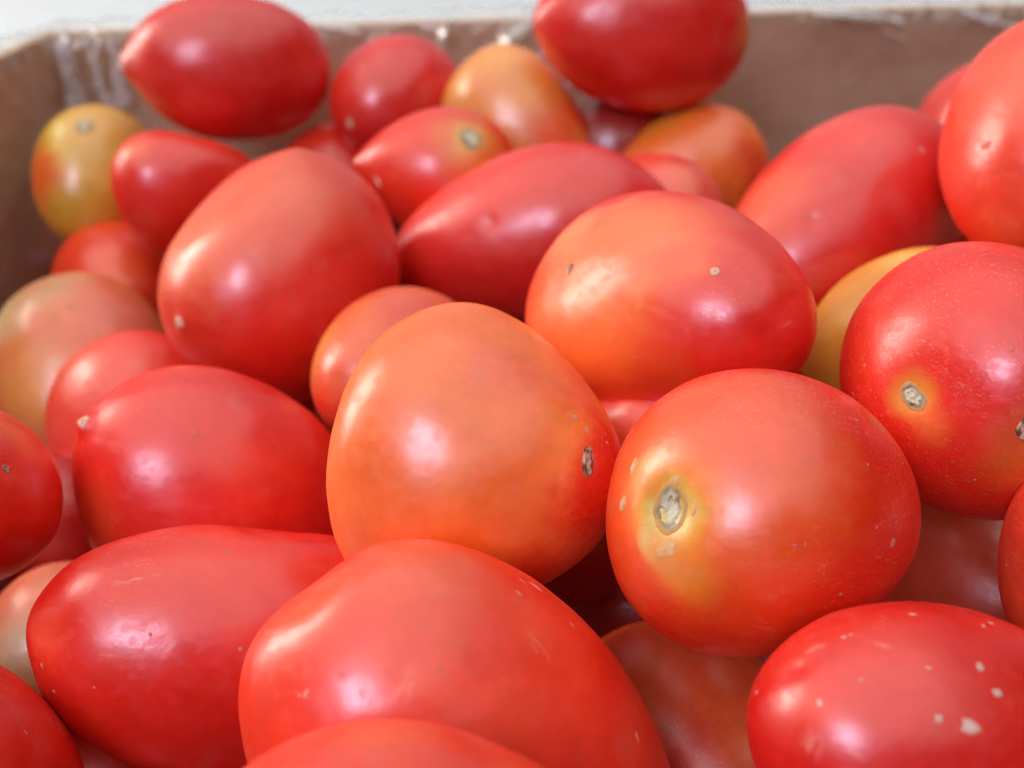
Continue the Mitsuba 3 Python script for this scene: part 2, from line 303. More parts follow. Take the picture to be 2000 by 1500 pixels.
tomato(label='large red tomato with a big crusty greenish stem scar in a yellow ring', c=[0.0382, 0.1182, 0.1894], u=[0.7357, -0.5681, 0.3689], a=[0.6752, 0.572, -0.4657], L=0.0526, D=0.044, sh=[0.024, 0.906, 0.907, 0.02], co=[0.016, 0.005, 0.032, 0.004, 0.043, 0.042, 0.014, 0.035, 0.005, 0.032, -0.059, -0.026, -0.007], base=[0.6105, 0.0123, 0.0033], patches=[([0.376, 0.164, -0.912], np.float64(0.0113), [0.6867, 0.0931, 0.0103], 0.9), ([0.014, 0.026, -1.0], np.float64(0.0232), [0.7605, 0.0953, 0.0086], 0.8), ([0.026, 0.015, -1.0], np.float64(0.0091), [0.6867, 0.2232, 0.0212], 0.6), ([0.003, -0.01, -1.0], np.float64(0.0062), [0.6308, 0.3515, 0.0545], 0.35), ([-0.04, -0.161, -0.986], np.float64(0.0044), [0.6172, 0.4125, 0.1384], 0.4), ([0.0, 0.03, -1.0], np.float64(0.0047), [0.5029, 0.3712, 0.0648], 0.4), ([-0.159, 0.208, -0.965], np.float64(0.0036), [0.6584, 0.2307, 0.0296], 0.5), ([0.112, -0.318, -0.941], np.float64(0.0059), [0.6867, 0.2159, 0.0176], 0.7), ([0.006, -0.243, -0.97], np.float64(0.0042), [0.6308, 0.2232, 0.0319], 0.7), ([0.413, 0.599, -0.686], np.float64(0.012), [0.7157, 0.0762, 0.0242], 0.9)], marks=[('stem', [0.006, 0.029, -1.0], np.float64(0.00352), 1.3, [0.13, 0.99, 0.04]), ('crust', [0.027, 0.184, -0.983], np.float64(0.0012), 1.6, [0.67, 0.47, 0.58]), ('crust', [-0.313, 0.264, -0.912], np.float64(0.00148), 2, [0.25, 0.96, 0.16]), ('crust', [0.16, 0.044, -0.986], np.float64(0.00111), 2.2, [0.13, 0.99, 0.04]), ('crust', [0.009, -0.185, -0.983], np.float64(0.00211), 1.5, [0.69, 0.39, 0.61]), ('crust', [-0.354, 0.034, -0.935], np.float64(0.00133), 1.6, [0.47, 0.8, 0.37]), ('scratch', [0.098, 0.303, -0.948], np.float64(0.00084), 3, [0.6, 0.62, 0.51]), ('scratch', [0.473, -0.619, -0.627], np.float64(0.00181), 2.2, [0.64, -0.45, 0.62]), ('fleck', [0.987, -0.096, -0.127], np.float64(0.00099), 1.2, [0.56, 0.68, 0.47]), ('fleck', [0.96, 0.0, -0.281], np.float64(0.00035), 1.5, [0.13, 0.99, 0.04]), ('fleck', [0.69, -0.118, -0.714], np.float64(0.00054), 2.6, [0.73, 0.14, 0.67]), ('fleck', [0.733, -0.107, -0.671], np.float64(0.00027), 1, [0.74, 0.05, 0.68]), ('fleck', [0.825, -0.408, -0.392], np.float64(0.00042), 1, [0.74, 0.05, 0.68]), ('fleck', [0.756, 0.638, -0.147], np.float64(0.00066), 1.8, [0.69, 0.39, 0.61]), ('fleck', [0.804, 0.584, 0.108], np.float64(0.00068), 2, [0.67, 0.47, 0.58]), ('fleck', [0.789, -0.278, -0.547], np.float64(0.0002), 1, [0.74, 0.05, 0.68]), ('fleck', [0.894, 0.364, -0.262], np.float64(0.00035), 1, [0.74, 0.05, 0.68])], dents=[([0.006, 0.029, -1.0], np.float64(0.0042), 0.0013)], speck=1.0, px=274)
tomato(label='large egg-shaped orange tomato with a brown corky pit on its red flank', c=[-0.005, 0.1359, 0.1847], u=[-0.5163, -0.7182, 0.4664], a=[0.8525, -0.4831, 0.1997], L=0.0473, D=0.0534, sh=[0.223, 0.956, 0.917, 0.02], co=[0.0, -0.01, 0.007, 0.001, -0.01, -0.001, 0.023, 0.049, -0.007, 0.007, 0.032, -0.065, 0.01], base=[0.7758, 0.1384, 0.0252], patches=[([0.007, 0.069, 0.998], np.float64(0.0136), [0.6584, 0.011, 0.0033], 0.55), ([-0.345, 0.699, 0.627], np.float64(0.0106), [0.6867, 0.0762, 0.0262], 0.8), ([0.531, 0.731, 0.428], np.float64(0.0088), [0.7454, 0.107, 0.0331], 0.9), ([0.829, -0.361, 0.428], np.float64(0.0109), [0.7605, 0.1274, 0.011], 0.9), ([0.289, -0.622, 0.728], np.float64(0.009), [0.6724, 0.0395, 0.006], 0.8)], marks=[('pit', [0.262, 0.181, 0.948], np.float64(0.00264), 2.1, [-0.09, 0.99, 0.05]), ('fleck', [0.266, 0.478, 0.837], np.float64(0.00105), 1.3, [-0.52, 0.08, 0.85]), ('fleck', [0.207, 0.394, 0.895], np.float64(0.00073), 1, [-0.52, 0.08, 0.85]), ('fleck', [0.029, 0.298, 0.954], np.float64(0.00033), 1, [-0.52, 0.08, 0.85]), ('fleck', [0.435, -0.332, 0.837], np.float64(0.00024), 1, [-0.52, 0.08, 0.85])], dents=[([0.262, 0.181, 0.948], np.float64(0.0024), 0.0005)], speck=0.6, px=299)
tomato(label='large round tomato, orange on one side and red on the other, yellow dot facing out', c=[0.0315, 0.1769, 0.192], u=[-0.8853, -0.3899, 0.2532], a=[0.4608, -0.8086, 0.3658], L=0.0674, D=0.0496, sh=[0.151, 0.936, 0.889, 0.0], co=[0.008, -0.041, -0.038, -0.012, 0.018, -0.01, 0.058, 0.036, -0.052, 0.019, 0.017, -0.045, 0.042], base=[0.624, 0.013, 0.0048], patches=[([0.993, -0.048, 0.108], np.float64(0.0244), [0.7758, 0.1384, 0.0212], 0.7), ([0.646, 0.694, 0.318], np.float64(0.0163), [0.7605, 0.1559, 0.0452], 0.8), ([0.762, 0.553, -0.337], np.float64(0.0094), [0.6584, 0.2016, 0.0723], 0.8)], marks=[('tip', [0.446, 0.395, 0.803], np.float64(0.00107), 1, [-0.89, 0.06, 0.46]), ('pit', [0.943, 0.332, -0.029], np.float64(0.00129), 1.7, [-0.23, 0.97, -0.01]), ('scratch', [-0.016, 0.025, 1.0], np.float64(0.00107), 2, [-0.83, 0.4, 0.39]), ('fleck', [0.188, 0.302, 0.935], np.float64(0.00035), 1, [-0.89, 0.06, 0.46]), ('fleck', [0.802, -0.304, 0.514], np.float64(0.00056), 2, [-0.3, 0.95, 0.03])], dents=[([0.446, 0.395, 0.803], np.float64(0.002), -0.00025)], speck=0.3, px=235)
tomato(label='big coral red tomato at the front with pale flakes along its sloping edge', c=[-0.0088, 0.089, 0.1679], u=[0.4606, -0.7444, 0.4834], a=[0.5616, -0.1773, -0.8082], L=0.0787, D=0.0446, sh=[-0.156, 0.948, 0.932, 0.0], co=[-0.008, 0.153, 0.061, -0.017, 0.023, -0.011, 0.084, 0.155, -0.037, -0.008, -0.03, -0.031, -0.056], base=[0.7011, 0.0382, 0.0137], patches=[([0.377, 0.607, -0.7], np.float64(0.0102), [0.7305, 0.0802, 0.0212], 0.9), ([0.157, -0.055, -0.986], np.float64(0.0067), [0.7305, 0.0742, 0.0194], 0.9), ([0.486, 0.874, 0.01], np.float64(0.0065), [0.6867, 0.0222, 0.0075], 0.8), ([0.757, -0.33, -0.564], np.float64(0.0099), [0.7011, 0.0307, 0.011], 0.9)], marks=[('fleck', [0.524, -0.442, -0.728], np.float64(0.00082), 1.4, [0.23, 0.89, -0.39]), ('fleck', [0.491, -0.479, -0.728], np.float64(0.00038), 1.2, [0.23, 0.89, -0.39]), ('fleck', [0.297, 0.913, -0.281], np.float64(0.00159), 2.6, [0.38, 0.2, 0.9]), ('fleck', [0.313, 0.888, -0.337], np.float64(0.00079), 2, [0.42, 0.36, 0.84]), ('fleck', [0.434, 0.828, -0.355], np.float64(0.00077), 1.5, [0.46, 0.69, 0.56]), ('fleck', [0.417, 0.897, -0.147], np.float64(0.00086), 2.4, [0.33, 0.04, 0.94]), ('scratch', [0.674, 0.691, -0.262], np.float64(0.00202), 3, [0.23, -0.2, 0.95]), ('scratch', [0.825, 0.04, -0.564], np.float64(0.00213), 2.2, [0.17, 0.84, -0.51]), ('fleck', [0.652, -0.212, -0.728], np.float64(0.00069), 1.6, [0.46, 0.69, 0.56]), ('fleck', [0.828, 0.225, -0.514], np.float64(0.00057), 1.5, [0.4, 0.91, 0.1]), ('fleck', [0.61, 0.76, 0.224], np.float64(0.00086), 1.4, [0.16, 0.83, -0.54])], dents=[([0.002, -0.049, -0.999], np.float64(0.0018), -0.00025), ([0.8, 0.078, -0.596], np.float64(0.0025), 0.00011999999999999999), ([0.132, 0.157, -0.979], np.float64(0.0027), 0.00025)], speck=0.3, px=303)
tomato(label='long pear-shaped red tomato with a pale lengthwise streak, lying at the front', c=[-0.045, 0.1216, 0.1587], u=[-0.4192, 0.7614, -0.4945], a=[-0.898, -0.2674, 0.3495], L=0.0804, D=0.043, sh=[0.025, 0.913, 1.015, 0.02], co=[0.002, 0.004, 0.004, -0.016, -0.012, -0.002, -0.14, -0.103, -0.008, 0.003, -0.032, 0.035, 0.011], base=[0.5972, 0.0123, 0.0048], patches=[([-0.484, 0.822, 0.3], np.float64(0.0117), [0.6584, 0.0356, 0.0123], 0.9), ([-0.389, -0.047, 0.92], np.float64(0.0056), [0.7011, 0.0356, 0.0086], 0.8)], marks=[('fleck', [-0.373, -0.244, 0.895], np.float64(0.00071), 1.6, [-0.07, 1.0, -0.01]), ('fleck', [-0.436, -0.406, 0.803], np.float64(0.00063), 1.2, [-0.42, 0.13, -0.9]), ('scratch', [-0.635, 0.51, 0.58], np.float64(0.00271), 4.5, [-0.4, 0.4, -0.82]), ('scratch', [-0.766, -0.037, 0.642], np.float64(0.00093), 5, [-0.42, 0.13, -0.9]), ('fleck', [-0.982, 0.095, 0.166], np.float64(0.00055), 1, [-0.42, 0.13, -0.9]), ('fleck', [-0.698, -0.284, 0.657], np.float64(0.00039), 1, [-0.42, 0.13, -0.9]), ('fleck', [-0.607, 0.756, 0.243], np.float64(0.00083), 2, [-0.32, 0.74, -0.59]), ('fleck', [-0.855, 0.146, 0.497], np.float64(0.00039), 1, [-0.42, 0.13, -0.9])], dents=[([-0.623, 0.525, 0.58], np.float64(0.0036), 0.00035), ([-0.024, 1.0, 0.01], np.float64(0.0068), 0.003)], speck=0.3, px=238)
tomato(label='dark red tomato spattered with pale dried flecks in the front corner', c=[0.053, 0.0807, 0.182], u=[-0.5147, 0.7191, -0.467], a=[-0.8204, -0.2547, 0.512], L=0.0543, D=0.0376, sh=[0.134, 0.927, 0.935, 0.0], co=[0.002, -0.023, -0.003, -0.003, 0.009, -0.007, 0.005, 0.01, 0.012, -0.008, -0.02, -0.009, 0.003], base=[0.5457, 0.0097, 0.0052], patches=[([-0.229, 0.193, 0.954], np.float64(0.0035), [0.624, 0.0423, 0.0194], 0.8), ([-0.312, 0.561, 0.767], np.float64(0.01), [0.624, 0.0273, 0.016], 0.9), ([-0.188, 0.404, 0.895], np.float64(0.0035), [0.5841, 0.0194, 0.0097], 0.8)], marks=[('fleck', [-0.154, 0.899, 0.41], np.float64(0.00076), 2.2, [-0.5, 0.49, -0.72]), ('fleck', [-0.664, 0.648, 0.374], np.float64(0.00076), 1.3, [-0.26, 0.95, -0.16]), ('fleck', [-0.782, 0.512, 0.355], np.float64(0.00087), 1.2, [-0.48, 0.56, -0.67]), ('fleck', [-0.722, 0.294, 0.627], np.float64(0.00073), 1.1, [-0.33, 0.89, -0.3]), ('fleck', [-0.809, 0.285, 0.514], np.float64(0.00146), 1.3, [-0.48, -0.09, -0.87]), ('fleck', [-0.238, 0.182, 0.954], np.float64(0.00069), 1.6, [-0.26, -0.7, -0.66]), ('fleck', [-0.354, 0.935, 0.029], np.float64(0.00058), 1.3, [-0.51, 0.25, -0.82]), ('fleck', [-0.396, 0.909, 0.127], np.float64(0.00038), 1, [-0.51, 0.25, -0.82]), ('scratch', [-0.301, 0.648, 0.7], np.float64(0.00095), 2.4, [-0.42, -0.34, -0.84]), ('fleck', [-0.077, 0.637, 0.767], np.float64(0.00049), 1.8, [-0.48, 0.56, -0.67]), ('fleck', [-0.097, 0.665, 0.741], np.float64(0.00037), 1.6, [-0.33, 0.89, -0.3]), ('scratch', [0.012, 0.497, 0.868], np.float64(0.00133), 2, [-0.36, 0.85, -0.37]), ('scratch', [-0.253, -0.069, 0.965], np.float64(0.00137), 1.2, [-0.26, 0.95, -0.16]), ('fleck', [-0.373, 0.401, 0.837], np.float64(0.00046), 2, [-0.45, 0.69, -0.57]), ('fleck', [-0.561, 0.575, 0.596], np.float64(0.00046), 1.6, [-0.45, -0.26, -0.86]), ('scratch', [-0.461, -0.045, 0.886], np.float64(0.00112), 3, [-0.48, -0.09, -0.87]), ('fleck', [0.318, 0.112, 0.941], np.float64(0.00037), 1, [-0.51, 0.25, -0.82])], dents=[([0.017, 0.355, 0.935], np.float64(0.0016), 0.0005)], speck=0.3, px=285)
tomato(label='freckled red tomato with a pale grey stem scar in a thin yellow ring', c=[0.0846, 0.1467, 0.1965], u=[0.6575, -0.6319, 0.4104], a=[0.7467, 0.6191, -0.2431], L=0.0546, D=0.0478, sh=[0.089, 0.927, 0.922, 0.0], co=[0.017, -0.003, -0.073, -0.057, 0.014, 0.012, -0.013, -0.005, 0.008, 0.027, -0.033, -0.016, -0.014], base=[0.6376, 0.013, 0.0048], patches=[([-0.029, 0.003, -1.0], np.float64(0.0051), [0.6724, 0.2623, 0.0252], 0.6), ([0.063, -0.154, -0.986], np.float64(0.0044), [0.6867, 0.107, 0.0176], 0.8), ([-0.32, 0.284, -0.904], np.float64(0.0094), [0.6867, 0.0273, 0.0086], 0.9), ([0.477, -0.383, -0.791], np.float64(0.0086), [0.5841, 0.0953, 0.011], 0.8)], marks=[('stem', [-0.03, -0.001, -1.0], np.float64(0.0027), 1.5, [0.54, -0.65, 0.54]), ('pit', [0.532, -0.187, -0.826], np.float64(0.00208), 1.5, [0.11, 0.96, 0.26]), ('fleck', [0.485, 0.254, -0.837], np.float64(0.00069), 1, [0.66, -0.1, 0.75]), ('fleck', [0.243, -0.491, -0.837], np.float64(0.00032), 1, [0.66, -0.1, 0.75]), ('fleck', [-0.367, 0.182, -0.912], np.float64(0.00043), 1, [0.66, -0.1, 0.75]), ('fleck', [-0.497, 0.0, -0.868], np.float64(0.00035), 1, [0.66, -0.1, 0.75])], dents=[([-0.03, -0.001, -1.0], np.float64(0.0039), 0.0004)], speck=1.3, px=263)
tomato(label='red plum tomato with a whitish pointed nipple at one end, orange-freckled below', c=[-0.0621, 0.1643, 0.1549], u=[-0.7076, 0.5926, -0.3849], a=[-0.611, -0.2394, 0.7546], L=0.0633, D=0.0511, sh=[0.045, 0.93, 0.844, 0.06], co=[-0.01, 0.014, 0.008, -0.014, 0.049, 0.003, -0.026, -0.009, -0.002, -0.0, -0.0, 0.014, 0.002], base=[0.624, 0.011, 0.0048], patches=[([-0.129, -0.582, 0.803], np.float64(0.0088), [0.7011, 0.0467, 0.011], 0.7), ([-0.318, 0.359, 0.877], np.float64(0.013), [0.6584, 0.0252, 0.0137], 0.8)], marks=[('tip', [-0.045, -0.021, 0.999], np.float64(0.00168), 1.5, [-0.12, 0.91, 0.39]), ('fleck', [-0.435, 0.332, 0.837], np.float64(0.00079), 1.6, [-0.71, 0.36, -0.61]), ('fleck', [-0.359, 0.156, 0.92], np.float64(0.00068), 1, [-0.71, 0.36, -0.61]), ('fleck', [-0.466, 0.217, 0.858], np.float64(0.00068), 1, [-0.61, 0.74, -0.28]), ('fleck', [-0.719, 0.177, 0.671], np.float64(0.00078), 1, [-0.71, 0.36, -0.61])], dents=[([-0.016, -0.025, 1.0], np.float64(0.0028), -0.002), ([-0.223, -0.252, 0.941], np.float64(0.0039), 0.0003)], speck=0.3, px=232)
tomato(label='large blunt red tomato with orange shoulder and dark-dotted tip, behind the pointed red tomato', c=[-0.0632, 0.2408, 0.1684], u=[-0.9262, 0.3161, -0.2053], a=[-0.3353, -0.9398, 0.0655], L=0.0721, D=0.0653, sh=[0.085, 0.889, 0.891, 0.02], co=[-0.063, -0.01, -0.03, -0.027, -0.064, 0.021, -0.078, -0.017, -0.03, 0.022, -0.074, -0.025, 0.023], base=[0.6105, 0.0123, 0.004], patches=[([0.237, 0.729, 0.642], np.float64(0.0242), [0.7454, 0.1221, 0.0409], 0.9), ([-0.373, 0.916, 0.147], np.float64(0.0245), [0.7011, 0.0931, 0.0331], 0.8), ([0, 0, -1], np.float64(0.0168), [0.7454, 0.117, 0.0382], 0.9)], marks=[('tip', [0.174, 0.066, 0.983], np.float64(0.00188), 1, [-0.93, -0.17, -0.34]), ('scratch', [-0.518, 0.53, 0.671], np.float64(0.00123), 2.2, [-0.6, 0.57, -0.57]), ('scratch', [-0.548, 0.836, -0.01], np.float64(0.00548), 14, [-0.29, -0.9, 0.33]), ('scratch', [-0.469, 0.481, 0.741], np.float64(0.00613), 12, [-0.57, -0.81, 0.15])], dents=[([0.174, 0.066, 0.983], np.float64(0.0033), -0.0007), ([0.246, 0.902, 0.355], np.float64(0.0144), 0.0028), ([-0.274, 0.92, -0.281], np.float64(0.0081), -0.002)], speck=0.3, px=234)
tomato(label='crimson tomato leaning back, bright bluish highlight beside its small dimple', c=[0.0896, 0.2472, 0.1822], u=[-0.5554, 0.6974, -0.4529], a=[-0.7065, -0.683, -0.1853], L=0.0848, D=0.0511, sh=[0.111, 0.905, 0.904, 0.06], co=[0.004, -0.014, 0.018, 0.0, -0.007, 0.001, -0.019, 0.001, -0.005, 0.008, 0.01, -0.012, -0.007], base=[0.5457, 0.011, 0.007], patches=[([-0.039, 0.814, 0.58], np.float64(0.0142), [0.7011, 0.0844, 0.0262], 0.9), ([-0.308, 0.947, -0.088], np.float64(0.0146), [0.6584, 0.0382, 0.0222], 0.9)], marks=[('fleck', [-0.863, 0.453, -0.224], np.float64(0.00142), 1, [-0.56, -0.44, -0.71])], dents=[([-0.576, 0.486, 0.657], np.float64(0.0025), 0.0007)], speck=0.3, px=184)
tomato(label='long red tomato lying across the pile, pointed end behind the large orange-red one', c=[0.0055, 0.2736, 0.1647], u=[-0.1689, -0.8266, 0.5368], a=[0.9492, 0.0103, 0.3145], L=0.0853, D=0.0519, sh=[-0.105, 0.888, 1.081, 0.05], co=[-0.003, -0.022, -0.003, -0.015, -0.071, -0.001, 0.016, -0.023, -0.0, -0.001, 0.002, 0.066, 0.005], base=[0.5711, 0.013, 0.0075], patches=[([0.802, 0.583, -0.127], np.float64(0.0203), [0.6584, 0.0356, 0.0194], 0.9), ([0.469, 0.481, 0.741], np.float64(0.0132), [0.624, 0.0252, 0.0262], 0.9)], marks=[('scratch', [0.976, 0.142, -0.166], np.float64(0.00143), 1.6, [-0.08, 0.7, 0.71]), ('fleck', [0.924, 0.181, 0.337], np.float64(0.00141), 3, [-0.03, 0.9, 0.43])], dents=[([0.976, 0.142, -0.166], np.float64(0.0023), 0.0005)], speck=0.3, px=167)
tomato(label='tall coral tomato cut off by the photo edge, broad pale highlight on its flank', c=[0.1228, 0.2183, 0.2144], u=[-0.6989, 0.5998, -0.3895], a=[-0.3761, -0.7715, -0.5132], L=0.0615, D=0.0471, sh=[0.057, 0.918, 0.92, 0.02], co=[-0.0, 0.0, -0.001, 0.001, -0.001, -0.0, 0.001, -0.002, -0.002, 0.003, -0.001, -0.002, -0.0], base=[0.7305, 0.0467, 0.016], patches=[([0.425, 0.223, 0.877], np.float64(0.0102), [0.7011, 0.0252, 0.006], 0.9), ([0.12, 0.987, 0.108], np.float64(0.0132), [0.7157, 0.0844, 0.0307], 0.8)], marks=[('fleck', [0.22, 0.808, 0.547], np.float64(0.00153), 1.3, [-0.7, -0.61, -0.38])], dents=[([0.203, 0.823, 0.531], np.float64(0.0033), 0.00015)], speck=0.3, px=201)
tomato(label='deep red plum tomato on its side by the bin corner, whitish pointed tip', c=[-0.1094, 0.3786, 0.1882], u=[-0.3429, 0.7878, -0.5116], a=[-0.9329, -0.3496, 0.0868], L=0.0742, D=0.0511, sh=[0.069, 0.888, 1.079, 0.08], co=[-0.002, 0.039, -0.02, -0.008, 0.05, 0.002, -0.057, -0.078, 0.001, -0.017, 0.005, -0.013, 0.047], base=[0.5583, 0.0097, 0.006], patches=[([-0.721, -0.379, 0.58], np.float64(0.0273), [0.624, 0.0152, 0.0075], 0.8)], marks=[('tip', [-0.106, -0.021, 0.994], np.float64(0.00261), 1, [-0.34, -0.11, -0.93])], dents=[], speck=0.3, px=131)
tomato(label='plump red plum tomato on its side high at the rim, yellowish blunt end', c=[0.0477, 0.3719, 0.2033], u=[-0.3034, 0.7991, -0.519], a=[-0.9528, -0.2627, 0.1524], L=0.0808, D=0.054, sh=[0.103, 0.919, 1.021, 0.04], co=[-0.0, 0.029, -0.004, -0.003, -0.014, -0.004, -0.059, 0.001, -0.002, -0.013, 0.016, 0.019, 0.008], base=[0.5841, 0.011, 0.0048], patches=[([-0.542, -0.079, -0.837], np.float64(0.0101), [0.6172, 0.1559, 0.0319], 0.9), ([0.292, -0.423, 0.858], np.float64(0.013), [0.7454, 0.0704, 0.0137], 0.8)], marks=[('tip', [0.005, -0.069, 0.998], np.float64(0.00162), 1, [-0.3, -0.01, -0.95])], dents=[], speck=0.3, px=144)
tomato(label='small yellow tomato with orange cheek and grey stem scar, against the side wall', c=[-0.1656, 0.3722, 0.1461], u=[0.0, -0.5641, 0.8257], a=[-0.0545, -0.8245, -0.5633], L=0.0576, D=0.0459, sh=[0.092, 0.918, 0.924, 0.0], co=[0.003, -0.002, -0.001, -0.0, -0.006, 0.002, -0.002, -0.005, -0.002, 0.002, 0.003, 0.001, -0.003], base=[0.5776, 0.2961, 0.0319], patches=[([0.714, -0.603, 0.355], np.float64(0.0155), [0.6445, 0.0976, 0.0116], 0.7), ([0.578, 0.143, 0.803], np.float64(0.0116), [0.4678, 0.2789, 0.0176], 0.8), ([0.747, 0.662, -0.069], np.float64(0.0117), [0.6172, 0.3515, 0.0513], 0.9), ([0.96, 0.14, -0.243], np.float64(0.0097), [0.6038, 0.3325, 0.0612], 0.8)], marks=[('stem', [0.955, 0.139, -0.262], np.float64(0.00368), 1, [0.0, 1.0, -0.05])], dents=[([0.767, 0.586, 0.262], np.float64(0.0097), 0.0005), ([0.923, -0.376, -0.088], np.float64(0.0077), 0.0004)], speck=0.3, px=112)
tomato(label='small red tomato wedged between the yellow tomato and the big blunt red one', c=[-0.1154, 0.3325, 0.1579], u=[-0.8801, 0.3982, -0.2586], a=[-0.4745, -0.7181, 0.5091], L=0.0586, D=0.0446, sh=[0.049, 0.898, 0.913, 0.0], co=[-0.012, -0.034, 0.015, 0.006, -0.013, -0.011, -0.151, -0.032, -0.023, -0.051, 0.114, 0.047, 0.04], base=[0.6584, 0.0152, 0.0048], patches=[([-0.113, 0.298, 0.948], np.float64(0.0076), [0.7454, 0.1022, 0.0273], 0.8)], marks=[('fleck', [-0.533, 0.601, 0.596], np.float64(0.00208), 1.6, [-0.83, 0.36, -0.43])], dents=[], speck=0.3, px=122)
tomato(label='half hidden orange-red tomato below the small red one at the side wall', c=[-0.1496, 0.3349, 0.1163], u=[-0.9321, -0.3037, 0.1972], a=[0.3499, -0.8955, 0.275], L=0.0684, D=0.0491, sh=[0.093, 0.921, 0.92, 0.0], co=[-0.009, -0.003, 0.016, -0.002, 0.001, -0.014, -0.005, 0.0, 0.003, 0.001, 0.018, 0.001, -0.003], base=[0.6724, 0.0343, 0.0075], patches=[([0.026, 0.53, 0.847], np.float64(0.0126), [0.6867, 0.0931, 0.0212], 0.8)], marks=[], dents=[], speck=0.3, px=125)
tomato(label='round crimson tomato beneath the rim with a small tan tip facing out', c=[-0.047, 0.3903, 0.1704], u=[-0.9028, 0.3606, -0.2342], a=[-0.3829, -0.922, 0.0564], L=0.0616, D=0.0505, sh=[0.095, 0.925, 0.935, 0.0], co=[0.0, 0.004, -0.031, -0.012, -0.01, -0.015, -0.021, -0.006, 0.018, -0.021, 0.002, 0.026, 0.001], base=[0.5841, 0.013, 0.0097], patches=[([0.062, 0.423, 0.904], np.float64(0.0134), [0.6584, 0.0284, 0.011], 0.8)], marks=[('tip', [0.105, -0.023, 0.994], np.float64(0.0025), 1.5, [-0.16, 0.84, -0.51])], dents=[], speck=0.3, px=123)
tomato(label='mostly hidden dark orange-red tomato under the crimson round one', c=[-0.0679, 0.387, 0.1383], u=[0.801, -0.502, 0.326], a=[0.5806, 0.7841, -0.2193], L=0.0623, D=0.049, sh=[0.108, 0.922, 0.919, 0.0], co=[-0.002, -0.0, -0.002, -0.003, -0.002, 0.001, -0.0, 0.003, -0.001, 0.002, -0.003, -0.004, -0.001], base=[0.5583, 0.0222, 0.0052], patches=[], marks=[], dents=[], speck=0.3, px=115)
tomato(label='yellowish orange tomato standing on end, redder along one flank, beneath the rim', c=[0.0034, 0.3696, 0.1673], u=[-0.1816, -0.8247, 0.5356], a=[0.653, -0.5084, -0.5614], L=0.0661, D=0.0488, sh=[0.134, 0.854, 0.903, 0.0], co=[-0.012, 0.005, 0.001, 0.014, -0.01, -0.008, -0.053, 0.032, 0.001, 0.015, 0.01, -0.028, -0.014], base=[0.6724, 0.1946, 0.0369], patches=[([0.677, 0.543, -0.497], np.float64(0.0168), [0.6867, 0.2874, 0.0545], 0.9), ([0.567, -0.434, -0.7], np.float64(0.0114), [0.6724, 0.305, 0.0612], 0.8), ([0.044, 0.911, 0.41], np.float64(0.0135), [0.6584, 0.0356, 0.007], 0.8), ([0.789, 0.278, 0.547], np.float64(0.0111), [0.7011, 0.0953, 0.0194], 0.8)], marks=[], dents=[], speck=0.3, px=124)
tomato(label='orange tomato with yellow shoulder in front of the brown wall', c=[0.0673, 0.3617, 0.1509], u=[-0.2231, 0.8175, -0.5309], a=[-0.9513, -0.3015, -0.0646], L=0.0636, D=0.0519, sh=[0.159, 0.904, 0.898, 0.0], co=[-0.009, -0.003, -0.002, -0.005, -0.003, 0.006, -0.032, 0.033, 0.004, 0.01, -0.009, -0.03, 0.012], base=[0.7305, 0.1329, 0.0152], patches=[([-0.274, 0.92, 0.281], np.float64(0.0154), [0.6584, 0.2705, 0.0212], 0.8), ([-0.907, 0.344, -0.243], np.float64(0.013), [0.7758, 0.1812, 0.0513], 0.9), ([-0.802, -0.198, -0.564], np.float64(0.015), [0.5972, 0.0382, 0.0048], 0.8)], marks=[], dents=[], speck=0.3, px=131)
tomato(label='dull pink tomato peeking out in front of the orange one with yellow shoulder', c=[0.0461, 0.3113, 0.1531], u=[-0.8597, -0.4284, 0.2782], a=[0.5057, -0.6365, 0.5824], L=0.0597, D=0.046, sh=[0.092, 0.919, 0.924, 0.0], co=[0.002, 0.002, 0.002, -0.001, -0.006, -0.002, 0.007, -0.004, -0.002, 0.002, 0.001, -0.0, 0.004], base=[0.624, 0.0467, 0.0273], patches=[([0.313, 0.264, 0.912], np.float64(0.0097), [0.6584, 0.0953, 0.0423], 0.8)], marks=[], dents=[], speck=0.3, px=131)
tomato(label='red tomato mostly hidden behind the tall coral one near the rim', c=[0.1639, 0.3217, 0.1831], u=[-0.7398, -0.5643, 0.3665], a=[0.6196, -0.359, 0.698], L=0.0597, D=0.0478, sh=[0.105, 0.925, 0.921, 0.0], co=[-0.002, 0.003, -0.001, 0.001, -0.001, -0.001, 0.004, 0.003, -0.001, 0.001, 0.0, -0.003, -0.0], base=[0.6584, 0.0319, 0.016], patches=[], marks=[], dents=[], speck=0.3, px=140)
tomato(label='red tomato with a greenish round stem scar facing out, among smaller tomatoes', c=[-0.0232, 0.31, 0.1704], u=[-0.3024, 0.7994, -0.5191], a=[-0.9502, -0.2097, 0.2306], L=0.0543, D=0.0459, sh=[0.1, 0.945, 1.534, 0.02], co=[-0.028, 0.013, 0.038, -0.047, 0.071, 0.006, -0.015, 0.058, -0.013, -0.001, 0.019, -0.149, 0.016], base=[0.6584, 0.0222, 0.0052], patches=[([-0.916, 0.373, -0.147], np.float64(0.0136), [0.6584, 0.1746, 0.0212], 0.8), ([-0.916, 0.373, -0.147], np.float64(0.0067), [0.6172, 0.3515, 0.0513], 0.6), ([-0.904, 0.0, -0.428], np.float64(0.0097), [0.7011, 0.1384, 0.0232], 0.8)], marks=[('stem', [-0.916, 0.373, -0.147], np.float64(0.00432), 1, [-0.3, 0.08, -0.95]), ('tip', [-0.455, -0.384, 0.803], np.float64(0.00194), 1.7, [0.05, 0.97, 0.24])], dents=[], speck=0.3, px=135)
